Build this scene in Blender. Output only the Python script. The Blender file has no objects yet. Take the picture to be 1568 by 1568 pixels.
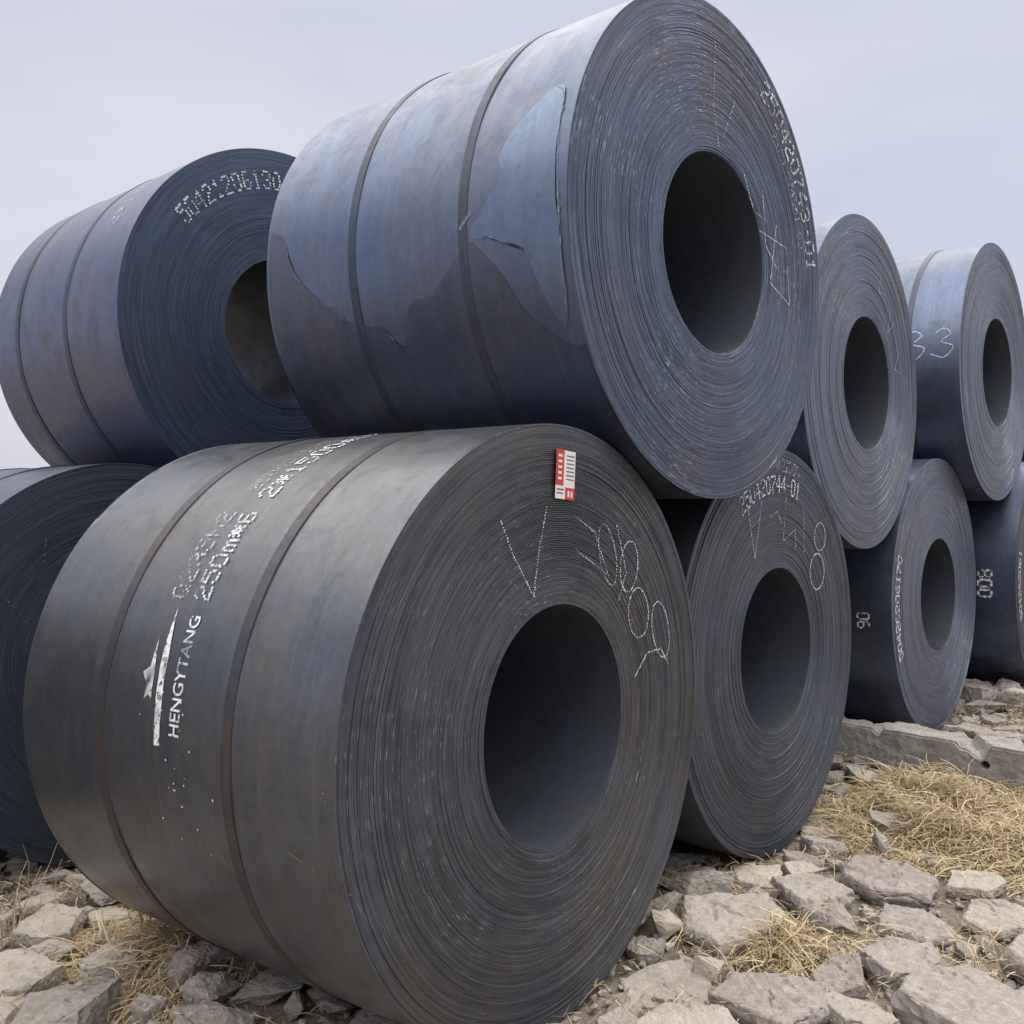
import bpy, bmesh, math, random
import numpy as np
from mathutils import Matrix, Vector, noise
random.seed(7); rng=np.random.default_rng(7)
scene=bpy.context.scene
col=scene.collection
CAMZ=1.70
# ------------------------------------------------------------ node helpers
class NT:
    def __init__(s,name):
        s.m=bpy.data.materials.new(name); s.m.use_nodes=True
        s.t=s.m.node_tree; s.t.nodes.clear()
        s.out=s.n('ShaderNodeOutputMaterial')
    def n(s,typ,**kw):
        nd=s.t.nodes.new(typ)
        for k,v in kw.items(): setattr(nd,k,v)
        return nd
    def l(s,a,b): s.t.links.new(a,b)
    def set(s,sock,v):
        if hasattr(v,'is_output'): s.l(v,sock)
        else: sock.default_value=v
    def math(s,op,a,b=None,c=None,clamp=False):
        nd=s.n('ShaderNodeMath',operation=op); nd.use_clamp=clamp
        s.set(nd.inputs[0],a)
        if b is not None: s.set(nd.inputs[1],b)
        if c is not None: s.set(nd.inputs[2],c)
        return nd.outputs[0]
    def vmul(s,v,k):
        nd=s.n('ShaderNodeVectorMath',operation='MULTIPLY'); s.l(v,nd.inputs[0]); nd.inputs[1].default_value=k
        return nd.outputs[0]
    def vadd(s,v,k):
        nd=s.n('ShaderNodeVectorMath',operation='ADD'); s.l(v,nd.inputs[0]); s.set(nd.inputs[1],k)
        return nd.outputs[0]
    def noise(s,v,scale,detail=3,rough=.55,dist=0):
        nd=s.n('ShaderNodeTexNoise'); s.l(v,nd.inputs['Vector'])
        nd.inputs['Scale'].default_value=scale; nd.inputs['Detail'].default_value=detail
        nd.inputs['Roughness'].default_value=rough; nd.inputs['Distortion'].default_value=dist
        return nd.outputs['Fac']
    def ramp(s,f,lo,hi,a=0.,b=1.):
        nd=s.n('ShaderNodeMapRange'); s.l(f,nd.inputs[0])
        nd.inputs[1].default_value=lo; nd.inputs[2].default_value=hi
        nd.inputs[3].default_value=a; nd.inputs[4].default_value=b
        return nd.outputs[0]
    def mix(s,f,a,b,mode='MIX'):
        nd=s.n('ShaderNodeMix',data_type='RGBA',blend_type=mode)
        s.set(nd.inputs[0],f)
        for i,v in ((6,a),(7,b)):
            if isinstance(v,tuple): v=(*v,1.) if len(v)==3 else v
            s.set(nd.inputs[i],v)
        return nd.outputs[2]
    def obj(s): return s.n('ShaderNodeTexCoord').outputs['Object']
    def bump(s,h,dist,strength=1.):
        nd=s.n('ShaderNodeBump'); s.l(h,nd.inputs['Height']); nd.inputs['Distance'].default_value=dist
        nd.inputs['Strength'].default_value=strength
        return nd.outputs[0]
    def bsdf(s,color,rough,metal=0.,normal=None,spec=.5):
        b=s.n('ShaderNodeBsdfPrincipled')
        if isinstance(color,tuple): color=(*color,1.)
        s.set(b.inputs['Base Color'],color); s.set(b.inputs['Roughness'],rough); s.set(b.inputs['Metallic'],metal)
        b.inputs['Specular IOR Level'].default_value=spec
        if normal is not None: s.l(normal,b.inputs['Normal'])
        s.l(b.outputs[0],s.out.inputs[0])
        return b

def shell_mat(name,seed,c_blue,c_grey,c_brown,brown_amt=.5,rough=.42,metal=.78):
    m=NT(name); o0=m.obj(); o=m.vadd(o0,(seed*3.7,seed*1.3,seed*2.1))
    n1=m.noise(o,1.1,3,.6,.6); n2=m.noise(m.vmul(o,(1.,14.,1.)),1.2,3,.6)
    n3=m.noise(o,38,4,.7); n4=m.noise(m.vadd(o,(5.,2.,9.)),2.3,5,.65,1.2)
    n7=m.noise(m.vadd(o,(1.,7.,3.)),7.,4,.7,.8)
    c=m.mix(m.ramp(n1,.35,.65),c_blue,c_grey)
    c=m.mix(m.math('MULTIPLY',m.ramp(n4,.45,.70),brown_amt),c,c_brown)
    c=m.mix(m.ramp(n2,.3,.7,.0,.35),c,tuple(x*.5 for x in c_grey))
    c=m.mix(m.ramp(n7,.48,.68,.0,.40),c,tuple(x*.55 for x in c_blue))
    c=m.mix(m.ramp(n3,.35,.75,0,.25),c,tuple(x*1.5 for x in c_grey))
    n6=m.noise(m.vmul(o,(2.,60.,2.)),1.,3,.7)
    c=m.mix(m.ramp(n6,.60,.72,0,.3),c,tuple(x*1.7 for x in c_grey))
    n5=m.noise(m.vmul(o,(1.,.6,1.)),17,3,.7)
    c=m.mix(m.ramp(n5,.67,.76,0,.6),c,(.19,.11,.07))
    r=m.math('ADD',m.ramp(n4,.3,.7,rough-.05,rough+.10),m.ramp(n7,.3,.7,-.04,.06))
    m.bsdf(c,r,metal,m.bump(n2,.002,.3))
    return m.m

def face_mat(name,seed,w,c_a,c_b,c_brown,rough=.5,metal=.5,dash=.6,lo=.64):
    m=NT(name); sp=m.n('ShaderNodeSeparateXYZ'); o=m.obj(); m.l(o,sp.inputs[0])
    x,y,z=sp.outputs
    r=m.math('SQRT',m.math('ADD',m.math('MULTIPLY',x,x),m.math('MULTIPLY',z,z)))
    ct=m.math('DIVIDE',x,r); st=m.math('DIVIDE',z,r)
    def ringvec(k,fr,off):
        c=m.n('ShaderNodeCombineXYZ')
        m.l(m.math('MULTIPLY',ct,k),c.inputs[0]); m.l(m.math('MULTIPLY',st,k),c.inputs[1])
        m.l(m.math('MULTIPLY_ADD',r,fr,off+seed*7.3),c.inputs[2]); return c.outputs[0]
    band=m.noise(ringvec(1.2,9,0.),1,3,.65)
    fine=m.noise(ringvec(2.5,150,3.),1,3,.6)
    dsh=m.noise(ringvec(15,230,11.),1,2,.5)
    dsh2=m.noise(ringvec(5,190,31.),1,2,.5)
    big=m.noise(m.vadd(o,(seed*1.7,0.,seed*.9)),1.6,4,.6,.5)
    blot=m.noise(m.vadd(o,(seed*1.1,0.,seed*2.9)),6,4,.7,.5)
    c=m.mix(m.ramp(band,.35,.65),c_a,c_b)
    c=m.mix(m.ramp(big,.48,.68,0,.8),c,c_brown)
    c=m.mix(m.ramp(blot,.50,.70,0,.4),c,tuple(v*.6 for v in c_a))
    c=m.mix(m.ramp(fine,.5,.25,0,.7),c,tuple(v*.4 for v in c_a))
    c=m.mix(m.ramp(fine,.5,.75,0,.45),c,tuple(v*2. for v in c_b))
    dm=m.math('MULTIPLY',m.ramp(dsh,lo,lo+.06),m.ramp(m.noise(m.vadd(o,(seed*2.,4.,1.)),2.1,2,.5),.45,.65,.08,1.))
    dm=m.math('MAXIMUM',dm,m.ramp(dsh2,lo+.05,lo+.11,0,.6))
    c=m.mix(m.math('MULTIPLY',dm,dash),c,(.50,.53,.62))
    gr=m.noise(o,60,3,.7)
    rr=m.ramp(gr,.3,.7,rough-.06,rough+.08)
    m.bsdf(c,rr,metal,m.bump(fine,.0012,.5))
    return m.m

def paint_mat(name,colr,lo=.40,hi=.52,scale=45):
    m=NT(name); o=m.obj()
    n=m.noise(o,scale,3,.7); n2=m.noise(o,7,2,.6)
    b=m.bsdf(colr,.75,0)
    tr=m.n('ShaderNodeBsdfTransparent'); mx=m.n('ShaderNodeMixShader')
    f=m.math('MULTIPLY',m.ramp(n,lo,hi),m.ramp(n2,.33,.5,.25,1.))
    m.l(f,mx.inputs[0]); m.l(tr.outputs[0],mx.inputs[1]); m.l(b.outputs[0],mx.inputs[2]); m.l(mx.outputs[0],m.out.inputs[0])
    return m.m
def plain(name,c,r=.6):
    m=NT(name); o=m.obj(); n=m.noise(o,30,3)
    m.bsdf(m.mix(m.ramp(n,.3,.7,0,.3),c,tuple(v*.7 for v in c)),r); return m.m

WHITE=paint_mat('stencil_paint',(.74,.76,.80),.34,.50)
FAINT=paint_mat('faded_paint',(.60,.62,.66),.44,.60)
CHALK=paint_mat('chalk',(.70,.73,.80),.26,.42,60)
INNER=shell_mat('coil_bore',31,(.055,.068,.095),(.065,.072,.088),(.07,.063,.06),.3,.55,.25)

# ------------------------------------------------------------ mesh helper
def build(name,V,F,mats,mi=None,smooth=None,parent=None,matrix=None):
    me=bpy.data.meshes.new(name)
    V=np.asarray(V,np.float32); F=np.asarray(F,np.int32); k=F.shape[1]
    me.vertices.add(len(V)); me.vertices.foreach_set('co',V.ravel())
    me.loops.add(F.size); me.loops.foreach_set('vertex_index',F.ravel())
    me.polygons.add(len(F)); me.polygons.foreach_set('loop_start',np.arange(0,F.size,k,dtype=np.int32))
    if mi is not None: me.polygons.foreach_set('material_index',np.asarray(mi,np.int32))
    for m in mats: me.materials.append(m)
    if smooth is None: smooth=np.zeros(len(F),bool)
    me.polygons.foreach_set('use_smooth',np.broadcast_to(smooth,len(F)).astype(bool))
    me.update(calc_edges=True); me.validate()
    ob=bpy.data.objects.new(name,me); col.objects.link(ob)
    if matrix is not None: ob.matrix_world=matrix
    if parent is not None: ob.parent=parent
    return ob
def grid_faces(nu,nv,off=0,wrap_u=True,flip=False):
    u=np.arange(nu if wrap_u else nu-1); v=np.arange(nv-1)
    U,Vv=np.meshgrid(u,v,indexing='ij'); U2=(U+1)%nu
    a=U*nv+Vv;b=U2*nv+Vv;c=U2*nv+Vv+1;d=U*nv+Vv+1
    f=np.stack([a,b,c,d],-1).reshape(-1,4)+off
    return f[:,::-1] if flip else f

def coil(X,Y,Z,R,yaw,L,rho,w,nA,mface,mshell,seed,loose=0.,amp=.0010,straps=(),smat=None,nm='steel_coil'):
    r_=np.random.default_rng(seed)
    th=np.linspace(0,2*np.pi,nA,endpoint=False)
    N=int(round((R-rho)/w)); w=(R-rho)/N
    i=np.arange(N)
    o=amp*r_.normal(size=N).clip(-1.6,1.6)*.6+amp*1.5*np.sin(i*.13+r_.uniform(0,6))
    big=r_.random(N)<.07; o[big]-=.0016
    o[-int(N*.09):]+=.0022
    ph=r_.uniform(0,6.28,N); ph2=r_.uniform(0,6.28,N)
    off=o[None,:]+amp*.5*np.sin(th[:,None]+ph)+amp*.25*np.sin(3*th[:,None]+ph2)
    ri=rho+w*i
    msk=np.exp(-((th[:,None]-1.45)/.75)**2)*np.exp(-((ri[None,:]-(rho+.47*(R-rho)))/.20)**2)*loose
    wob=.0005*np.sin(2*th[:,None]+ri*3+1)+.0003*np.sin(5*th[:,None]+ri*7)
    gw=.0004+.0009*msk; gd=.0016+.009*msk
    prof=np.zeros((nA,3*N+1,2))
    prof[:,0:3*N:3,0]=ri+wob;              prof[:,0:3*N:3,1]=off+gd
    prof[:,1:3*N:3,0]=ri+gw+wob;           prof[:,1:3*N:3,1]=off
    prof[:,2:3*N:3,0]=ri+w-gw+wob;         prof[:,2:3*N:3,1]=off+.0003
    prof[:,0,0]=rho
    prof[:,-1,0]=R; prof[:,-1,1]=off[:,-1]+.0008
    C=np.cos(th)[:,None]; S=np.sin(th)[:,None]
    V=[np.stack([prof[...,0]*C,prof[...,1],prof[...,0]*S],-1).reshape(-1,3)]
    nP=3*N+1
    F=[grid_faces(nA,nP)]; MI=[np.zeros(len(F[0]))]; SM=[np.zeros(len(F[0]),bool)]
    n0=nA*nP
    ys=np.concatenate([[0,.004],np.linspace(.03,L-.03,22),[L-.003,L]])
    nY=len(ys); yy=np.tile(ys,(nA,1)); yy[:,0]=prof[:,-1,1]; yy[:,1]=prof[:,-1,1]+.004
    yy[:,-1]+=.006*np.sin(2*th+seed)
    p=r_.uniform(0,6.28,6)
    den=.0011*np.sin(3*th[:,None]+2.2*ys+p[0])+.0008*np.sin(7*th[:,None]-3.1*ys+p[1])+.0006*np.sin(11*th[:,None]+5*ys+p[2])+.0005*np.sin(ys*9+p[3])*np.sin(5*th[:,None]+p[4])
    env=np.ones(nY); env[:2]=0
    rr=R+den*env; rr[:,0]=R
    V.append(np.stack([rr*C,yy,rr*S],-1).reshape(-1,3)); f=grid_faces(nA,nY,n0); F.append(f); MI.append(np.ones(len(f))); SM.append(np.ones(len(f),bool)); n0+=nA*nY
    ys2=np.linspace(0,L,10); rb=np.full((nA,10),rho); rb+=.0006*np.sin(4*th[:,None]+ys2*3)
    y2=np.tile(ys2,(nA,1)); y2[:,0]=prof[:,0,1]
    V.append(np.stack([rb*C,y2,rb*S],-1).reshape(-1,3)); f=grid_faces(nA,10,n0,flip=True); F.append(f); MI.append(np.full(len(f),2)); SM.append(np.ones(len(f),bool)); n0+=nA*10
    nb=2*30+1; rbk=np.linspace(rho,R,nb); yb=L+np.where(np.arange(nb)%2,.003,-.003)
    yb=np.tile(yb,(nA,1)); yb[:,-1]=yy[:,-1]; yb[:,0]=L
    V.append(np.stack([rbk*C,yb,rbk*S],-1).reshape(-1,3)); f=grid_faces(nA,nb,n0,flip=True); F.append(f); MI.append(np.zeros(len(f))); SM.append(np.zeros(len(f),bool)); n0+=nA*nb
    M=Matrix.Translation((X,Y,Z+CAMZ))@Matrix.Rotation(yaw,4,'Z')
    ob=build(nm,np.concatenate(V),np.concatenate(F),[mface,mshell,INNER],np.concatenate(MI),np.concatenate(SM),matrix=M)
    for k,sy in enumerate(straps):
        t2=np.linspace(0,2*np.pi,192,endpoint=False)
        pr=[(R-.002,sy-.022),(R+.0032,sy-.021),(R+.0032,sy+.021),(R-.002,sy+.022)]
        wv=.0025*np.sin(2*t2+k)
        P=np.stack([np.stack([a*np.cos(t2),b+wv,a*np.sin(t2)],-1) for a,b in pr],1).reshape(-1,3)
        s=build('strap_%d'%(k+1),P,grid_faces(192,4),[smat or STRAP],smooth=False); s.parent=ob
    return ob

# ------------------------------------------------------------ lettering
G={'0':"01110 10001 10001 10001 10001 10001 01110",'1':"00100 01100 00100 00100 00100 00100 01110",
'2':"01110 10001 00001 00110 01000 10000 11111",'3':"01110 10001 00001 00110 00001 10001 01110",
'4':"00010 00110 01010 10010 11111 00010 00010",'5':"11111 10000 11110 00001 00001 10001 01110",
'6':"01110 10000 10000 11110 10001 10001 01110",'7':"11111 00001 00010 00100 01000 01000 01000",
'8':"01110 10001 10001 01110 10001 10001 01110",'9':"01110 10001 10001 01111 00001 00001 01110",
'-':"00000 00000 00000 01110 00000 00000 00000",'*':"00000 10101 01110 11111 01110 10101 00000",'m':"00000 00000 11010 10101 10101 10101 10101",
'C':"01111 10000 10000 10000 10000 10000 01111",'Q':"01110 10001 10001 10001 10101 10010 01101",'B':"11110 10001 10001 11110 10001 10001 11110",' ':"00000 "*7,
'.':"00000 00000 00000 00000 00000 01100 01100",'/':"00001 00010 00010 00100 01000 01000 10000"}
def dots(text,h,asp=.8,jit=.08,fill=.45,ch6=6):
    c=h/7; out=[]
    for k,ch in enumerate(text):
        for j,row in enumerate(G[ch].split()):
            for i,b in enumerate(row):
                if b=='1' and random.random()>.03:
                    out.append(((k*ch6+i)*c*asp+random.gauss(0,jit*c),(6-j)*c+random.gauss(0,jit*c),c*fill*random.uniform(.8,1.15)))
    return out
def polydots(pts,step=.009,rad=.0026):
    out=[]
    for (x0,y0),(x1,y1) in zip(pts[:-1],pts[1:]):
        n=max(1,int(math.hypot(x1-x0,y1-y0)/step))
        for k in range(n):
            t=k/n; out.append((x0+(x1-x0)*t+random.gauss(0,.001),y0+(y1-y0)*t+random.gauss(0,.001),rad*random.uniform(.6,1.3)))
    return out
def oval(cx,cy,a,b,rot=0,t0=0,t1=6.5):
    return [(cx+a*math.cos(t)*math.cos(rot)-b*math.sin(t)*math.sin(rot),cy+a*math.cos(t)*math.sin(rot)+b*math.sin(t)*math.cos(rot)) for t in np.linspace(t0,t1,18)]
def disc_mesh(name,ds,fn,mat,parent):
    V=[];F=[]
    for x,y,r in ds:
        b=len(V)
        for k in range(6): V.append(fn(x+r*math.cos(k*1.0472),y+r*math.sin(k*1.0472)))
        F.append(list(range(b,b+6)))
    o=build(name,V,F,[mat]); o.parent=parent; return o
FY=-.0052
def face_arc(rt,a0deg,y=FY):
    a0=math.radians(a0deg)
    return lambda x,z:((rt+z)*math.cos(a0-x/rt),y,(rt+z)*math.sin(a0-x/rt))
def face_flat(y=FY): return lambda x,z:(x,y,z)
def shell_up(R,a0deg,y0,lift=.003):
    a0=math.radians(a0deg)
    return lambda x,z:((R+lift)*math.cos(a0-x/R),y0+z,(R+lift)*math.sin(a0-x/R))
def shell_flat(R,a0deg,y0,lift=.003):
    a0=math.radians(a0deg)
    return lambda x,z:((R+lift)*math.cos(a0-z/R),y0-x,(R+lift)*math.sin(a0-z/R))
def font_mesh(name,text,size,fn,mat,parent,sx=1.):
    cu=bpy.data.curves.new('t','FONT'); cu.body=text; cu.size=size; cu.resolution_u=3; cu.offset=size*.012
    to=bpy.data.objects.new('t',cu); col.objects.link(to)
    bpy.context.view_layer.update()
    me=bpy.data.meshes.new_from_object(to.evaluated_get(bpy.context.evaluated_depsgraph_get()))
    bpy.data.objects.remove(to)
    bm=bmesh.new(); bm.from_mesh(me); bmesh.ops.triangulate(bm,faces=bm.faces)
    for v in bm.verts: v.co=Vector(fn(v.co.x*sx,v.co.y))
    bm.to_mesh(me); bm.free(); me.materials.clear(); me.materials.append(mat); me.name=name
    o=bpy.data.objects.new(name,me); col.objects.link(o); o.parent=parent; return o
def cr(p0,p1,p2,p3,t): return tuple(.5*((2*p1)+(-p0+p2)*t+(2*p0-5*p1+4*p2-p3)*t*t+(-p0+3*p1-3*p2+p3)*t**3))
def smooth_loop(pts,k=6):
    n=len(pts); out=[]
    for a in range(n):
        q=[np.array(pts[(a+j)%n]) for j in (-1,0,1,2)]
        out+=[cr(*q,j/k) for j in range(k)]
    return out
def smooth_open(pts,k=6):
    n=len(pts); out=[]
    for a in range(n-1):
        q=[np.array(pts[min(max(a+j,0),n-1)]) for j in (-1,0,1,2)]
        out+=[cr(*q,j/k) for j in range(k)]
    return out+[tuple(pts[-1])]
def poly_decal(name,pts,fn,mat,parent,res=.02,jag=.006,xlim=None):
    P=[]
    n=len(pts)
    for a in range(n):
        x0,y0=pts[a];x1,y1=pts[(a+1)%n]
        k=max(1,int(math.hypot(x1-x0,y1-y0)/res))
        for j in range(k):
            t=j/k; x=x0+(x1-x0)*t;y=y0+(y1-y0)*t
            nn=noise.noise_vector(Vector((x*14,y*14,3.1)))*jag+noise.noise_vector(Vector((x*50,y*50,7.1)))*jag*.4
            x+=nn.x
            if xlim: x=min(max(x,xlim[0]),xlim[1])
            P.append((x,y+nn.y))
    bm=bmesh.new(); vs=[bm.verts.new((x,y,0)) for x,y in P]; bm.faces.new(vs)
    bmesh.ops.triangulate(bm,faces=bm.faces)
    lo=min(p[0] for p in P);hi=max(p[0] for p in P);lo2=min(p[1] for p in P);hi2=max(p[1] for p in P)
    for ax,l,h in ((0,lo,hi),(1,lo2,hi2)):
        q=l+.03
        while q<h:
            co=[0,0,0];no=[0,0,0];co[ax]=q;no[ax]=1
            bmesh.ops.bisect_plane(bm,geom=bm.verts[:]+bm.edges[:]+bm.faces[:],plane_co=co,plane_no=no); q+=.03
    for v in bm.verts: v.co=Vector(fn(v.co.x,v.co.y))
    me=bpy.data.meshes.new(name); bm.to_mesh(me); bm.free(); me.materials.append(mat)
    for p in me.polygons: p.use_smooth=True
    o=bpy.data.objects.new(name,me); col.objects.link(o); o.parent=parent; return o
def ribbon(name,pts,wd,fn,mat,parent):
    P=[np.array(p) for p in pts]; V=[];F=[]
    for a,p in enumerate(P):
        d=P[min(a+1,len(P)-1)]-P[max(a-1,0)]; d=d/(np.linalg.norm(d)+1e-9); nrm=np.array([-d[1],d[0]])
        w_=wd*(.5+.8*random.random())
        V.append(fn(*(p-nrm*w_)));V.append(fn(*(p+nrm*w_)))
    for a in range(len(P)-1):
        F.append([2*a,2*a+1,2*a+3,2*a+2])
    o=build(name,V,F,[mat]); o.parent=parent; return o

# ------------------------------------------------------------ coils
sA=shell_mat('mill_scale_grey',1,(.115,.132,.17),(.15,.155,.17),(.17,.15,.135),.6,.33)
sE=shell_mat('mill_scale_blue',2,(.112,.158,.28),(.13,.158,.235),(.165,.147,.16),.6,.35)
sE2=shell_mat('mill_scale_worn',3,(.085,.113,.185),(.10,.113,.155),(.15,.125,.122),.7,.40)
sE3=shell_mat('mill_scale_bright',4,(.148,.205,.33),(.155,.195,.285),(.14,.165,.23),.5,.33)
sH=shell_mat('mill_scale_blue_dark',5,(.10,.132,.25),(.128,.147,.22),(.185,.145,.155),.6,.36)
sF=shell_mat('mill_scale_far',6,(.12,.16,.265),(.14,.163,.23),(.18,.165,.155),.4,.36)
STRAP=shell_mat('strap_steel',7,(.065,.085,.135),(.075,.085,.12),(.11,.085,.08),.6,.45)
STRAPA=shell_mat('strap_steel_grey',8,(.075,.08,.105),(.09,.09,.10),(.15,.11,.085),.9,.43)
W=.0058
fA=face_mat('coil_edge_grey',1,W,(.070,.077,.10),(.093,.099,.12),(.106,.097,.090),.45,.55,.5)
fB=face_mat('coil_edge_dark',2,W,(.068,.080,.115),(.09,.103,.135),(.090,.086,.096),.48,.55,.35)
fE=face_mat('coil_edge_blue',3,W,(.078,.102,.165),(.105,.130,.195),(.120,.105,.115),.42,.55,.8,.61)
fH=face_mat('coil_edge_navy',4,W,(.050,.073,.135),(.062,.086,.150),(.06,.075,.115),.5,.5,.12)
fI=face_mat('coil_edge_dark_teal',6,W,(.035,.048,.078),(.045,.058,.088),(.045,.052,.07),.55,.4,.10)  # darkest end-face tone, a very dark teal for coil I
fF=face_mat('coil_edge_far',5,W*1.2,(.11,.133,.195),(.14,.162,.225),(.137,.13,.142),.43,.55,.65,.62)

A=coil(2.493,1.891,-.750,.951,.041,1.50,.381,W,400,fA,sA,1,loose=1.,amp=.0012,straps=(.42,1.03),smat=STRAPA)
B=coil(4.293,1.980,-.768,.932,.010,1.50,.381,W,320,fB,sA,2,loose=.3,straps=(.45,1.05),smat=STRAPA)
E=coil(3.468,1.831,.890,.943,-.020,1.58,.381,W,400,fE,sE,3,amp=.0012,straps=(.45,1.03))
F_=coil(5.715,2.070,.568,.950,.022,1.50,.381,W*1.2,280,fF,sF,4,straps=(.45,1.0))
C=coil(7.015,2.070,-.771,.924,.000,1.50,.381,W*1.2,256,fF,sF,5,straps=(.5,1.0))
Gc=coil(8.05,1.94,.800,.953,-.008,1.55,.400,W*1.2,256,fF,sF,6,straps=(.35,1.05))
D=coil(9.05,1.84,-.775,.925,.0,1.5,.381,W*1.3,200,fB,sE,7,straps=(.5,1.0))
H=coil(3.355,4.321,.864,.947,-.045,1.47,.381,W,320,fH,sH,8,amp=.0005,straps=(.56,1.15))
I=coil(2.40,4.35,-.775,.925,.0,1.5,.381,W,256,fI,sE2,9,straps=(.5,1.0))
k=20
for (x,y,z,r) in ((4.34,4.33,-.77,.93),(6.27,4.36,-.775,.925),(8.2,4.34,-.77,.93),(.50,4.4,-.78,.92),(10.15,4.35,-.77,.93),
                  (5.30,4.36,.80,.93),(7.24,4.33,.82,.94),(10.6,1.95,.70,.93),(11.1,1.9,-.775,.925),(12.4,2.0,.78,.93),(13.0,1.95,-.775,.925)):
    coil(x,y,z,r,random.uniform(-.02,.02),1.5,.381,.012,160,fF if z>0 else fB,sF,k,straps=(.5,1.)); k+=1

# ---- markings
disc_mesh('stencil_number',dots('250420743-01',.098,.82),face_arc(.80,62),WHITE,E)
disc_mesh('stencil_number_small',dots('2150 0745*1500',.05,.85),face_arc(.735,50),FAINT,E)
disc_mesh('stencil_number',dots('50421206130',.098,.66,ch6=6.4,fill=.42),face_arc(.745,141),WHITE,H)
disc_mesh('stencil_size_faint',dots('2*1500*0 250',.10,.85,fill=.5),shell_up(.947,150,.25),FAINT,H)
disc_mesh('stencil_number',dots('250420744-01',.085,.72),face_arc(.73,119),WHITE,B)
disc_mesh('stencil_number_small',dots('5*21500',.06,.8),face_arc(.83,92),FAINT,B)
disc_mesh('stencil_number',dots('50426206170',.080,.85,fill=.6),face_arc(.80,203),WHITE,C)
disc_mesh('stencil_number',dots('504262061',.08,.85,fill=.6),face_arc(.80,200),WHITE,D)
disc_mesh('stencil_size',dots('008',.11,.8,fill=.6),shell_up(.925,187,.17),WHITE,D)
disc_mesh('stencil_size',dots('90',.08,.8,fill=.6),shell_up(.924,188,.14),WHITE,C)
font_mesh('stencil_name','HENGYTANG',.066,shell_up(.951,176,.632),WHITE,A,.86)
disc_mesh('stencil_grade',dots('250m*6',.078,.80,fill=.5),shell_up(.951,152,.632),WHITE,A)
disc_mesh('stencil_size',dots('2*1500*0/05C',.085,.85,fill=.48),shell_up(.951,129,.63),WHITE,A)
disc_mesh('stencil_size_faint',dots('Q235B2',.078,.80),shell_up(.951,152,.74),FAINT,A)
disc_mesh('stencil_size_faint',dots('25042 1206',.055,.85),shell_up(.951,127,.735),FAINT,A)
poly_decal('stencil_logo_bar',[(.0,.0),(.26,.010),(.40,.035),(.24,.040),(.0,.028)],shell_up(.951,178,.72),WHITE,A,.02,.003)
poly_decal('stencil_logo_star',[(.13,.048),(.20,.050),(.30,.065),(.22,.075),(.20,.105),(.165,.075),(.12,.085),(.14,.065)],shell_up(.951,178,.73),WHITE,A,.02,.003)
V_=polydots([(-.285,.655),(-.235,.56),(-.13,.42),(-.10,.55),(-.05,.70)],.009,.0028)
V_+=polydots([(.10,.66),(.22,.60),(.30,.45),(.20,.50),(.10,.55)])+polydots(oval(.30,.52,.05,.11,.3))+polydots(oval(.44,.47,.06,.09,-.2),.008,.0031)+polydots(oval(.50,.30,.07,.09,.2),.008,.0031)
V_+=polydots(oval(.66,.22,.06,.11,.3),.008,.0031)+polydots([(.47,.08),(.56,.15),(.66,.15),(.72,.08)],.008,.0031)+polydots([(.36,.62),(.42,.45),(.36,.35)])
disc_mesh('chalk_marks',V_,face_flat(),CHALK,A)
V_=polydots([(.0,.80),(-.02,.55),(.02,.40)],.012)+polydots([(.15,.62),(.05,.45)],.01)+polydots([(.22,.35),(.30,.22),(.42,.20)],.006)+polydots([(.38,.32),(.40,.10),(.50,.02)],.006)+polydots([(.5,.2),(.44,-.05),(.62,-.12),(.60,.05)],.006)
V_+=polydots([(.35,.15),(.60,.12)],.006)
disc_mesh('chalk_marks',V_,face_flat(),CHALK,E)
V_=polydots([(-.30,.66),(-.24,.44),(-.16,.70)])+polydots([(-.08,.62),(.0,.64),(.05,.58)])+polydots([(.1,.7),(.06,.5),(.2,.55),(.2,.45)])+polydots(oval(.50,.50,.07,.07),.008,.0035)+polydots(oval(.46,.33,.09,.09),.008,.0035)+polydots([(.3,.66),(.3,.42)])
disc_mesh('chalk_marks',V_,face_flat(),CHALK,B)
V_=polydots([(.25,.66),(.20,.55),(.32,.55)])+polydots([(.4,.45),(.35,.33),(.48,.40)])+polydots([(.5,.3),(.55,.2),(.48,.12),(.58,.10)])
disc_mesh('chalk_marks',V_,face_flat(),CHALK,F_)
V_=polydots([(.30,.66),(.25,.58),(.35,.52),(.28,.46)]); disc_mesh('chalk_marks',V_,face_flat(),CHALK,C)
V_=[]
for ox in (0,.19): V_+=polydots(smooth_open([(ox,.08),(ox+.05,.11),(ox+.10,.07),(ox+.04,.02),(ox+.12,-.02),(ox+.06,-.09),(ox-.03,-.06)],5),.004,.004)
disc_mesh('chalk_marks',V_,shell_flat(.953,172,.35),CHALK,Gc)
V_=polydots([(-.55,.35),(-.5,.3),(-.42,.18)],.012,.002)+polydots([(-.36,.6),(-.40,.35)],.012,.002)
disc_mesh('chalk_marks',V_,face_flat(),FAINT,I)
sp=[(random.uniform(-.25,.35),random.gauss(0,.07),random.uniform(.001,.004)) for _ in range(26)]
disc_mesh('paint_spatter',sp,shell_up(.951,185,.66),WHITE,A)
RUST=paint_mat('rust_scratch',(.30,.17,.09),.42,.55,50)
fy=lambda y,s:((.951+.0028)*math.cos(math.pi+s/.951),y,(.951+.0028)*math.sin(math.pi+s/.951))
for q in range(6):
    y0=random.uniform(.05,.55); s0=random.uniform(.05,.5)
    ribbon('rust_scratch_%d'%q,smooth_open([(y0,s0),(y0+random.uniform(-.06,-.02),s0+random.uniform(.01,.03)),(y0-.09,s0+.03)],6),.0014,fy,RUST,A)
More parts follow.
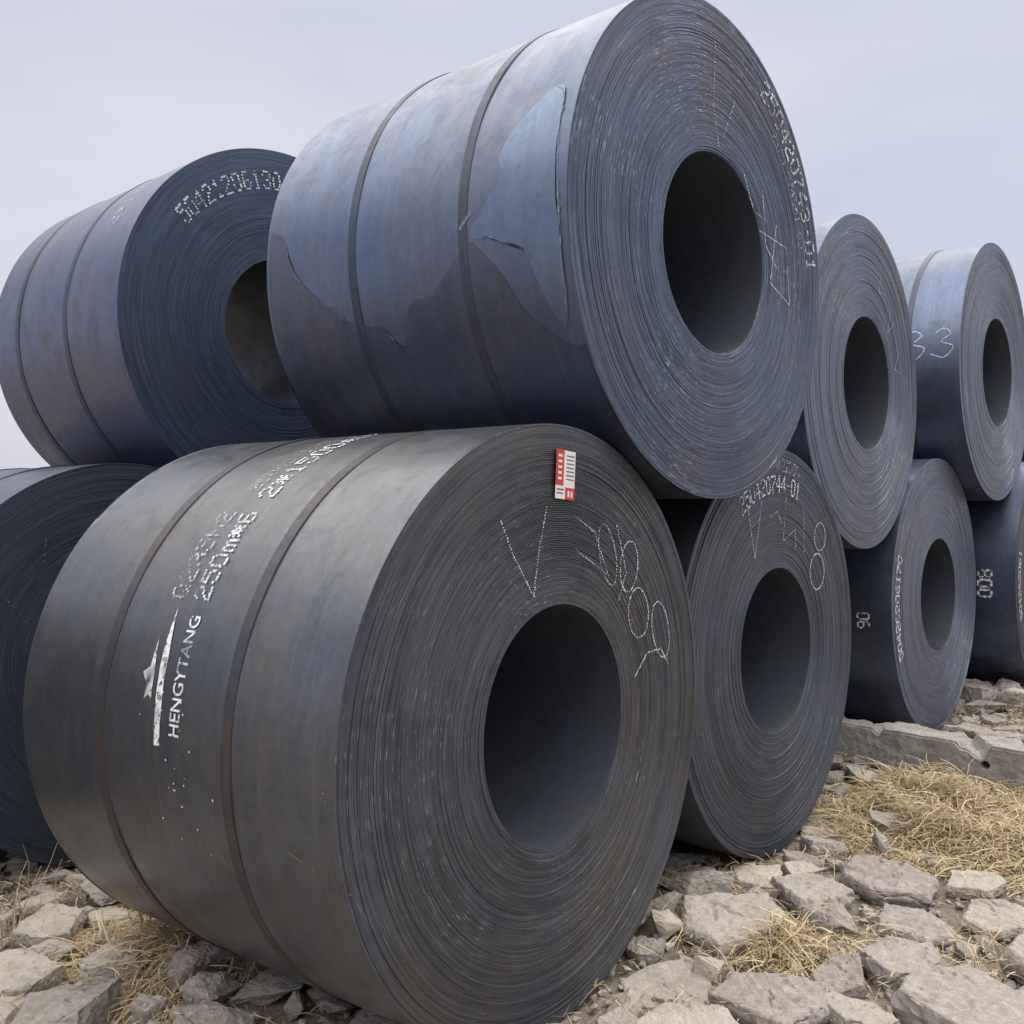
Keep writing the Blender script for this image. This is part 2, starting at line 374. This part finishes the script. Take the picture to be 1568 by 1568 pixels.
rs=[(random.gauss(.03,.02),random.uniform(-.1,.5),random.uniform(.002,.005)) for _ in range(26)]
disc_mesh('rust_spots',rs,fy,RUST,A)
# label on A
LR=plain('label_red',(.62,.03,.04),.45); LW=plain('label_white',(.78,.78,.76),.45); LK=plain('label_ink',(.08,.08,.09),.5)
def rect(x0,x1,z0,z1,y):
    ca,sa=math.cos(-.10),math.sin(-.10); cx,cz=.05,.79
    P=[]
    for x,z in ((x0,z0),(x1,z0),(x1,z1),(x0,z1)):
        P.append((cx+x*ca-z*sa,y,cz+x*sa+z*ca))
    return P
lab=bpy.data.objects.new('label',None); col.objects.link(lab); lab.parent=A
def quads(name,rs,y,mat):
    V=[];F=[]
    for r in rs:
        b=len(V);V+=rect(*r,y);F.append([b,b+1,b+2,b+3])
    o=build(name,V,F,[mat]); o.parent=lab
quads('label_sheet',[(-.055,.052,-.078,.078)],-.0080,LW)
quads('label_red_strip',[(-.055,-.012,-.035,.078),(.0,.052,-.078,-.040)],-.0088,LR)
quads('label_text',[(.0+.002,.046,.060-k*.0125,.0635-k*.0125-random.uniform(0,.0005)) for k in range(7)]+[(-.048,-.008,-.05,-.046),(-.048,-.012,-.062,-.058)],-.0088,LK)
quads('label_logo',[(-.045,-.024,.055-k*.018,.063-k*.018) for k in range(5)]+[(.012,.022,-.07,-.05),(.03,.04,-.07,-.05)],-.0094,LW)
def shell_yd(R,lift): return lambda y,s:((R+lift)*math.cos(math.pi+s/R),y,(R+lift)*math.sin(math.pi+s/R))
def yd(l): return [(a,math.radians(d-180)*.943) for a,d in l]
up=[(1.56,168),(1.52,169),(1.46,172),(1.38,181),(1.22,189),(1.05,195),(.92,197),(.82,202),(.74,193),(.62,192),(.5,186),(.42,183),(.30,190),(.2,200),(.08,206),(.012,207)]
upS=smooth_open(up,6)
poly_decal('worn_scale_area',yd(upS+[(.012,255),(1.56,255)]),shell_yd(.943,.0022),sE2,E,.02,.005,(.011,1.562))
pk=smooth_loop([(.06,156),(.12,154),(.20,158),(.30,166),(.27,171),(.33,175),(.41,181),(.36,183),(.24,181),(.18,187),(.12,197),(.06,203),(.03,192),(.05,172)],6)
poly_decal('peeled_scale_patch',yd(pk),shell_yd(.943,.0034),sE3,E,.015,.004)
SCUFF=paint_mat('bright_scuff',(.24,.29,.40),.42,.66,26)
ribbon('scuff_line',yd(upS[6:40]),.0016,shell_yd(.943,.0030),SCUFF,E)
ribbon('scuff_line_front',yd(smooth_open([(.10,154),(.06,157),(.045,168),(.03,185),(.05,200)],8)),.0035,shell_yd(.943,.0042),SCUFF,E)
ribbon('scuff_mark',yd(smooth_open([(.46,180),(.43,178),(.40,177)],6)),.008,shell_yd(.943,.0046),SCUFF,E)
# tail plate of A
tt=np.linspace(0,1,14); R=.951
a0=math.radians(-66); px=R*math.cos(a0)+.36*tt*math.cos(a0+math.pi/2); pz=R*math.sin(a0)+.36*tt*math.sin(a0+math.pi/2)+.03*tt**2
V=[];
for dz in (-.0015,.0045):
    for yv in (.012,.35,.9,1.49):
        for j in range(14): V.append((px[j],yv+(.05*tt[j]**3 if yv<.1 else 0),pz[j]-dz-.001))
Fq=[]
for s in range(2):
    for q in range(3):
        for j in range(13):
            b=s*56+q*14+j; Fq.append([b,b+1,b+15,b+14])
for j in range(13): Fq.append([j,j+1,56+j+1,56+j])
for q in range(3): b=q*14+13; Fq.append([b,b+14,b+14+56,b+56])
o=build('sheet_tail',V,Fq,[sE]); o.parent=A

# ------------------------------------------------------------ ground
n=420; t=np.linspace(-1,1,n); g=np.sinh(t*7)*(1200/math.sinh(7))
gx,gy=np.meshgrid(g+4.5,g+1.5,indexing='ij'); gz=np.zeros_like(gx)
near=(np.abs(gx-4.5)<14)&(np.abs(gy-1.5)<10)
for (a,b) in np.argwhere(near):
    x,y=gx[a,b],gy[a,b]
    gz[a,b]=.030*noise.noise(Vector((x*1.3,y*1.3,0)))+.016*noise.noise(Vector((x*5,y*5,2)))+.008*noise.noise(Vector((x*14,y*14,5)))-.012
far=np.hypot(gx-4.5,gy-1.5)
gz+=np.where(far>30,.25*np.sin(gx*.05)*np.cos(gy*.043),0)*0.5
m=NT('earth'); o=m.obj()
n1=m.noise(o,.9,3,.6); n2=m.noise(o,7,4,.65); n3=m.noise(o,55,4,.7)
c=m.mix(m.ramp(n1,.35,.65),(.17,.142,.115),(.23,.20,.165)); c=m.mix(m.ramp(n2,.4,.7,0,.7),c,(.27,.24,.21)); c=m.mix(m.ramp(n3,.45,.68,0,.6),c,(.10,.082,.067))
m.bsdf(c,.95,0,m.bump(n3,.012,.8),.2)
build('ground',np.stack([gx,gy,gz],-1).reshape(-1,3),grid_faces(n,n,wrap_u=False),[m.m],smooth=True)

# ------------------------------------------------------------ rocks
def rock_tpl(seed,cuts,flat,slab=False):
    r=random.Random(seed); bm=bmesh.new()
    if slab:
        k=r.randint(5,7); a0=r.uniform(0,6)
        for q in range(k):
            a=a0+q*6.283/k+r.uniform(-.35,.35); rd=r.uniform(.75,1.08); el=r.uniform(.6,1)
            top=flat*r.uniform(.80,1.0); sl=r.uniform(.86,1.)
            bm.verts.new((rd*sl*math.cos(a),rd*sl*el*math.sin(a),top)); bm.verts.new((rd*1.02*math.cos(a),rd*1.02*el*math.sin(a),top*.1)); bm.verts.new((rd*.92*math.cos(a),rd*.92*el*math.sin(a),-flat))
    else:
        for _ in range(r.randint(11,16)):
            x,y,z=[r.uniform(-1,1) for _ in range(3)]
            l=max(abs(x),abs(y),abs(z)); k=1/l if r.random()<.8 else .8/l
            k*=r.uniform(.82,1)
            bm.verts.new((x*k,y*k*r.uniform(.75,.95),max(-1,min(1,z*k*1.2))*flat))
    bmesh.ops.convex_hull(bm,input=bm.verts)
    bmesh.ops.delete(bm,geom=[v for v in bm.verts if not v.link_faces],context='VERTS')
    bmesh.ops.dissolve_limit(bm,angle_limit=.20,verts=bm.verts,edges=bm.edges)
    bmesh.ops.bevel(bm,geom=bm.edges[:],offset=.02,segments=1,affect='EDGES',clamp_overlap=True)
    bmesh.ops.triangulate(bm,faces=bm.faces)
    for _ in range(cuts):
        es=[e for e in bm.edges if e.calc_length()>(.16 if cuts<3 else .07)]
        bmesh.ops.subdivide_edges(bm,edges=es,cuts=1); bmesh.ops.triangulate(bm,faces=[f for f in bm.faces if len(f.verts)>3])
    bm.normal_update()
    mv=[]; la=.03 if slab else .09
    for v in bm.verts:
        p=v.co*1.; q=Vector((seed*3.1,0,0))
        d=la*noise.noise(p*1.8+q)+.032*noise.noise(p*5+q)+.022*noise.noise(p*12+q)
        rid=abs(noise.noise(p*2.0+q*2)); d-=.05*max(0,.05-rid)/.05
        mv.append(v.co+v.normal*d)
    for v,c_ in zip(bm.verts,mv): v.co=c_
    bm.verts.index_update()
    V=np.array([v.co[:] for v in bm.verts]); F=np.array([[v.index for v in f.verts] for f in bm.faces]); bm.free()
    return V,F
BIG=[rock_tpl(i,4,random.uniform(.13,.24),True) for i in range(14)]
RGH=[rock_tpl(i,4,random.uniform(.18,.34),True) for i in range(30,38)]+[rock_tpl(40+i,4,random.uniform(.32,.5)) for i in range(6)]
MID=[rock_tpl(50+i,2,random.uniform(.4,.7)) for i in range(12)]
SML=[rock_tpl(90+i,0,random.uniform(.5,.8)) for i in range(10)]
lowrow=[(2.493,1.891,.951),(4.293,1.98,.932),(7.015,2.07,.924),(9.05,1.84,.925)]+[(x,4.35,.93) for x in (.5,2.4,4.34,6.27,8.2)]
def clear(x,y):
    h=9.
    for X,Y,R in lowrow:
        if Y-.04<y<Y+1.56 and abs(x-X)<R: h=min(h,R-math.sqrt(R*R-(x-X)**2))
    return h
STR=[(5.15,1.50,.75,.58),(5.0,.85,.6,.35),(2.0,3.3,.40,.5),(6.3,.75,.6,.45),(3.35,1.45,.28,.20)]
def instraw(x,y): return any(((x-a)/c)**2+((y-b)/d)**2<1 for a,b,c,d in STR[:1])
placed=np.zeros((0,3))
rocks={'big':[],'rgh':[],'mid':[]}
def gh(x,y): return .030*noise.noise(Vector((x*1.3,y*1.3,0)))-.012
BX=5.88
def dart(num,rlo,rhi,kind,pack,x0=.2,x1=9.5,y0=-1.2,y1=4.9):
    global placed
    P=placed
    for _ in range(num):
        x=random.uniform(x0,x1); y=random.uniform(y0,y1); r=random.uniform(rlo,rhi)
        rr=x*.6385-y*.7697; dd=x*.7697+y*.6385
        if dd<2.2 or abs(rr/dd)>.75: continue
        if instraw(x,y) and (r>.09 or random.random()<.8): continue
        if BX-.15<x<BX+.45 and .7<y<3: 
            if r>.05: continue
        if len(P) and np.any((P[:,0]-x)**2+(P[:,1]-y)**2<(pack*(P[:,2]+r))**2): continue
        lim=min(clear(x,y),clear(x-r*.8,y),clear(x+r*.8,y),clear(x-r*.8,y+r*.7),clear(x+r*.8,y+r*.7))
        if lim<.03: continue
        zs=random.uniform(.85,1.2)
        rocks[kind].append((x,y,r,zs,lim)); P=np.vstack([P,[x,y,r]])
    placed=P
dart(900,.17,.30,'big',.76,2.4,6.5,-1.2,1.75)
dart(3000,.09,.17,'rgh',.76)
dart(10000,.045,.09,'mid',.80)
dart(12000,.022,.045,'mid',.78)
def emit(name,lst,tpls,mat,sink,tilt=.07,lift=0.):
    Vs=[];Fs=[];off=0
    for (x,y,r,zs,lim) in lst:
        V,F=tpls[random.randrange(len(tpls))]
        zt=V[:,2].max()*r*zs
        if (zt*(2-sink)+lift)*.9>lim: zs*=max(.15,lim/((zt*(2-sink)+lift)*1.1))
        M=Matrix.Rotation(random.gauss(0,tilt),3,'X')@Matrix.Rotation(random.gauss(0,tilt),3,'Y')@Matrix.Rotation(random.uniform(0,6.28),3,'Z')
        P=(V*np.array([r,r,r*zs]))@np.array(M).T
        P+=np.array([x,y,gh(x,y)+V[:,2].max()*r*zs*(1-sink)+lift*min(1,lim)])
        Vs.append(P);Fs.append(F+off);off+=len(V)
    return build(name,np.concatenate(Vs),np.concatenate(Fs),[mat],smooth=False)
def rock_mat(name):
    m=NT(name); o=m.obj(); geo=m.n('ShaderNodeNewGeometry'); ri=geo.outputs['Random Per Island']
    n1=m.noise(o,5,3,.6,.4); n2=m.noise(o,28,4,.7); n3=m.noise(o,130,2,.7)
    c=m.mix(ri,(.28,.255,.24),(.46,.42,.375))
    wn=m.n('ShaderNodeTexWhiteNoise',noise_dimensions='1D'); m.l(m.math('MULTIPLY',ri,917.),wn.inputs['W'])
    c=m.mix(m.ramp(wn.outputs[0],.6,1.,0,.7),c,(.29,.245,.24))
    c=m.mix(m.ramp(wn.outputs[0],.15,.0,0,.8),c,(.54,.485,.40))
    c=m.mix(m.ramp(n1,.45,.72,0,.6),c,(.225,.195,.17)); c=m.mix(m.ramp(n2,.45,.7,0,.5),c,(.50,.465,.42))
    c=m.mix(m.ramp(n3,.55,.75,0,.5),c,(.13,.115,.105))
    m.bsdf(c,.92,0,m.bump(n2,.014,.8),.25); return m.m
RM=rock_mat('limestone')
emit('rubble_slabs',rocks['big'],BIG,RM,.15,.05,.012)
emit('rubble_stones',rocks['rgh'],RGH,RM,.20,.10)
emit('small_stones',rocks['mid'],MID,RM,.25)
gr=[]
for _ in range(12000):
    x=random.uniform(.5,9.5); y=random.uniform(-1,4.8)
    rr=x*.6385-y*.7697; dd=x*.7697+y*.6385
    if dd<2.2 or abs(rr/dd)>.7 or clear(x,y)<.012: continue
    gr.append((x,y,random.uniform(.005,.02),1,9.))
emit('gravel',gr,SML,RM,.1)

# ------------------------------------------------------------ straw
def straw(name,specs,mat):
    V=[];F=[]
    for (x,y,z,L,wd,az,el,cv) in specs:
        d=np.array([math.cos(az)*math.cos(el),math.sin(az)*math.cos(el),math.sin(el)])
        s=np.array([-math.sin(az),math.cos(az),random.uniform(-.6,.6)]); s/=np.linalg.norm(s)
        b=len(V)
        kink=random.uniform(-.25,.25) if random.random()<.4 else 0
        for k in range(4):
            t=k/3; p=np.array([x,y,z])+d*L*t+np.array([-math.sin(az),math.cos(az),0])*(cv*L*t*t+(kink*L*(t-.33) if t>.34 else 0))+np.array([0,0,-.35*L*t*t])
            p[2]=max(p[2],-.03)
            w_=wd*(1-.5*t)
            V.append(p-s*w_);V.append(p+s*w_)
        for k in range(3): F.append([b+2*k,b+2*k+1,b+2*k+3,b+2*k+2])
    return build(name,V,F,[mat])
m=NT('dry_straw'); geo=m.n('ShaderNodeNewGeometry'); ri=geo.outputs['Random Per Island']
c=m.mix(ri,(.30,.21,.11),(.62,.48,.28)); wn=m.n('ShaderNodeTexWhiteNoise',noise_dimensions='1D'); m.l(m.math('MULTIPLY',ri,331.),wn.inputs['W'])
c=m.mix(m.ramp(wn.outputs[0],.65,1,0,.8),c,(.70,.62,.45))
c=m.mix(m.ramp(wn.outputs[0],.25,0,0,.8),c,(.17,.13,.09))
m.bsdf(c,.65,0,None,.35); SM_=m.m
sp=[]
for (a,b,c_,d_),cnt in zip(STR,(16000,5500,6500,5500,1500)):
    for _ in range(cnt):
        q=random.uniform(0,6.28); rad=math.sqrt(random.random()); x=a+c_*rad*math.cos(q); y=b+d_*rad*math.sin(q)
        lump=noise.noise(Vector((x*4,y*4,9)))
        if lump<-.18 and random.random()<.6: continue
        hmax=(.13 if cnt>5600 else .10)*(1-rad**2)+.01
        hmax*=.5+1.6*max(0,lump+.3)
        z=random.uniform(0,1)*hmax
        if z>clear(x,y)-.01 or (BX<x<BX+.26 and y>.75): continue
        az=random.gauss(2.2+3.5*noise.noise(Vector((x*3,y*3,1))),1.1)
        sp.append((x,y,gh(x,y)+z,random.choice((random.uniform(.03,.10),random.uniform(.06,.24))),random.uniform(.0012,.0036),az,random.gauss(.14,.30),random.gauss(0,.3)))
straw('straw_pile',sp,SM_)
PB=np.array([(a,b,c) for a,b,c,_,_ in rocks['big']+rocks['rgh']])
sp=[]
for _ in range(90000):
    x=random.uniform(.5,9.); y=random.uniform(-1,4.6)
    rr=x*.6385-y*.7697; dd=x*.7697+y*.6385
    if dd<2.2 or abs(rr/dd)>.7 or clear(x,y)<.03: continue
    if noise.noise(Vector((x*2.3,y*2.3,4)))+.5*noise.noise(Vector((x*6,y*6,4)))<-.12+random.gauss(0,.08): continue
    if np.any((PB[:,0]-x)**2+(PB[:,1]-y)**2<(PB[:,2]*.85)**2): continue
    sp.append((x,y,gh(x,y)+random.uniform(.0,.09),random.uniform(.03,.13),random.uniform(.0009,.0023),random.uniform(0,6.28),random.gauss(.12,.22),random.gauss(0,.2)))
straw('scattered_straw',sp,SM_)
sp=[]
for _ in range(34):
    sp.append((1.66+random.gauss(0,.08),3.93+random.gauss(0,.08),0,random.uniform(.15,.50),random.uniform(.001,.0026),random.uniform(0,6.28),random.uniform(.9,1.5),random.gauss(0,.3)))
straw('dry_weed',sp,SM_)

# ------------------------------------------------------------ concrete beam with sleeve holes
bm=bmesh.new()
Lb=2.3;Hb=.24;Wb=.26
holes=[.80,1.80]
def ring(cy,cz,r,k=20): return [(cy+r*math.cos(2*math.pi*i/k),cz+r*math.sin(2*math.pi*i/k)) for i in range(k)]
def side(xs):
    edges=[]
    def loop(pts):
        vs=[bm.verts.new((xs,p[0],p[1])) for p in pts]
        es=[bm.edges.new((vs[i],vs[(i+1)%len(vs)])) for i in range(len(vs))]
        edges.extend(es); return vs
    out=[(0,0)]+[(Lb*i/12,0) for i in range(1,12)]+[(Lb,0),(Lb,Hb)]+[(Lb*i/12,Hb) for i in range(11,0,-1)]+[(0,Hb)]
    o_=loop(out); hs=[loop(ring(h,.13,.024)) for h in holes]
    bmesh.ops.triangle_fill(bm,edges=edges,use_beauty=True)
    return o_,hs
o1,h1=side(0); o2,h2=side(Wb)
for a,b in [(o1,o2)]+list(zip(h1,h2)):
    for i in range(len(a)):
        j=(i+1)%len(a); bm.faces.new((a[i],a[j],b[j],b[i]))
bmesh.ops.recalc_face_normals(bm,faces=bm.faces)
be=[e for e in bm.edges if abs(e.calc_face_angle(0))>.9 and not any(abs(math.hypot(v.co.y-h,v.co.z-.13)-.024)<.004 for v in e.verts for h in holes)]
bmesh.ops.bevel(bm,geom=be,offset=.012,segments=2,affect='EDGES')
bmesh.ops.triangulate(bm,faces=bm.faces)
for _ in range(5):
    es=[e for e in bm.edges if e.calc_length()>.03]
    if not es: break
    bmesh.ops.subdivide_edges(bm,edges=es,cuts=1); bmesh.ops.triangulate(bm,faces=[f for f in bm.faces if len(f.verts)>3])
bm.normal_update()
for v in bm.verts:
    p=v.co.copy()
    d=.008*noise.noise(p*9)+.006*noise.noise(p*25)
    if p.z>Hb-.08: 
        k=noise.noise(Vector((p.x*3,p.y*4.5,1.7)))+.4*noise.noise(Vector((p.x*9,p.y*14,1.7))); d2=max(0,k-.02)*.20*(1-(Hb-p.z)/.08); v.co.z-=d2
    v.co+=v.normal*d
me=bpy.data.meshes.new('concrete_beam'); bm.to_mesh(me); bm.free()
m=NT('old_concrete'); o=m.obj(); n1=m.noise(o,4,3,.6); n2=m.noise(o,40,4,.7); n3=m.noise(m.vmul(o,(1.,1.,.3)),9,3)
c=m.mix(m.ramp(n1,.35,.65),(.31,.30,.285),(.41,.395,.37)); c=m.mix(m.ramp(n2,.5,.7,0,.6),c,(.19,.18,.17)); c=m.mix(m.ramp(n3,.5,.7,0,.6),c,(.24,.22,.195))
m.bsdf(c,.9,0,m.bump(n2,.014,.8),.25); me.materials.append(m.m)
bo=bpy.data.objects.new('concrete_beam',me); col.objects.link(bo)
bo.matrix_world=Matrix.Translation((BX,.70,-.03))@Matrix.Rotation(math.radians(-1.0),4,'Z')@Matrix.Rotation(math.radians(.8),4,'X')

# ------------------------------------------------------------ world + sun (hazy, brighter overhead)
w=bpy.data.worlds.new('World'); scene.world=w; w.use_nodes=True; nt=w.node_tree; nt.nodes.clear()
SUN=Vector((.62,-.02,0)).normalized(); EL=math.radians(52)
sd=Vector((SUN.x*math.cos(EL),SUN.y*math.cos(EL),math.sin(EL)))
out=nt.nodes.new('ShaderNodeOutputWorld'); bg=nt.nodes.new('ShaderNodeBackground'); bg.inputs[1].default_value=.1
sk=nt.nodes.new('ShaderNodeTexSky'); sk.sky_type='NISHITA'; sk.sun_disc=False; sk.sun_elevation=EL; sk.sun_rotation=math.atan2(sd.x,sd.y); sk.dust_density=3; sk.air_density=1.2
tc=nt.nodes.new('ShaderNodeTexCoord'); mp=nt.nodes.new('ShaderNodeMapping'); mp.inputs['Scale'].default_value=(1,1,3.5)
nz=nt.nodes.new('ShaderNodeTexNoise'); nz.inputs['Scale'].default_value=1.4; nz.inputs['Detail'].default_value=4; nz.inputs['Roughness'].default_value=.5
nt.links.new(tc.outputs['Generated'],mp.inputs[0]); nt.links.new(mp.outputs[0],nz.inputs['Vector'])
cm=nt.nodes.new('ShaderNodeMix'); cm.data_type='RGBA'; cm.inputs[6].default_value=(6.0,6.35,7.9,1); cm.inputs[7].default_value=(7.7,7.75,8.6,1)
mr=nt.nodes.new('ShaderNodeMapRange'); mr.inputs[1].default_value=.35; mr.inputs[2].default_value=.65
nt.links.new(nz.outputs['Fac'],mr.inputs[0]); nt.links.new(mr.outputs[0],cm.inputs[0])
mx=nt.nodes.new('ShaderNodeMix'); mx.data_type='RGBA'; mx.inputs[0].default_value=.87
nt.links.new(sk.outputs[0],mx.inputs[6]); nt.links.new(cm.outputs[2],mx.inputs[7])
sx=nt.nodes.new('ShaderNodeSeparateXYZ'); nt.links.new(tc.outputs['Generated'],sx.inputs[0])
mz=nt.nodes.new('ShaderNodeMapRange'); mz.interpolation_type='SMOOTHSTEP'; mz.inputs[1].default_value=.42; mz.inputs[2].default_value=.75; mz.inputs[3].default_value=0; mz.inputs[4].default_value=1
nt.links.new(sx.outputs[2],mz.inputs[0])
zb=nt.nodes.new('ShaderNodeMix'); zb.data_type='RGBA'; nt.links.new(mz.outputs[0],zb.inputs[0]); zb.inputs[7].default_value=(29.5,28.2,26.2,1)
nt.links.new(mx.outputs[2],zb.inputs[6]); nt.links.new(zb.outputs[2],bg.inputs[0]); nt.links.new(bg.outputs[0],out.inputs[0])
sl=bpy.data.lights.new('sun','SUN'); sl.energy=1.4; sl.angle=math.radians(10); sl.color=(1,.94,.85)
so=bpy.data.objects.new('sun',sl); col.objects.link(so); so.rotation_euler=(-sd).to_track_quat('-Z','Y').to_euler(); so.location=(0,0,20)

# ------------------------------------------------------------ camera
p,ro,t=.0237,-.0175,.6926
F0=Vector((math.cos(t),math.sin(t),0));R0=Vector((math.sin(t),-math.cos(t),0));Zv=Vector((0,0,1))
Fw=math.cos(p)*F0-math.sin(p)*Zv; U=math.sin(p)*F0+math.cos(p)*Zv
R2=math.cos(ro)*R0+math.sin(ro)*U; U2=-math.sin(ro)*R0+math.cos(ro)*U
cd=bpy.data.cameras.new('camera'); co=bpy.data.objects.new('camera',cd); col.objects.link(co)
M=Matrix.Identity(4)
for i in range(3): M[i][0]=R2[i];M[i][1]=U2[i];M[i][2]=-Fw[i]
M[2][3]=CAMZ; co.matrix_world=M
cd.sensor_width=36; cd.lens=1519/1568*36; cd.clip_end=5000; cd.clip_start=.05
scene.camera=co
scene.view_settings.view_transform='Standard'; scene.view_settings.look='None'; scene.view_settings.exposure=0
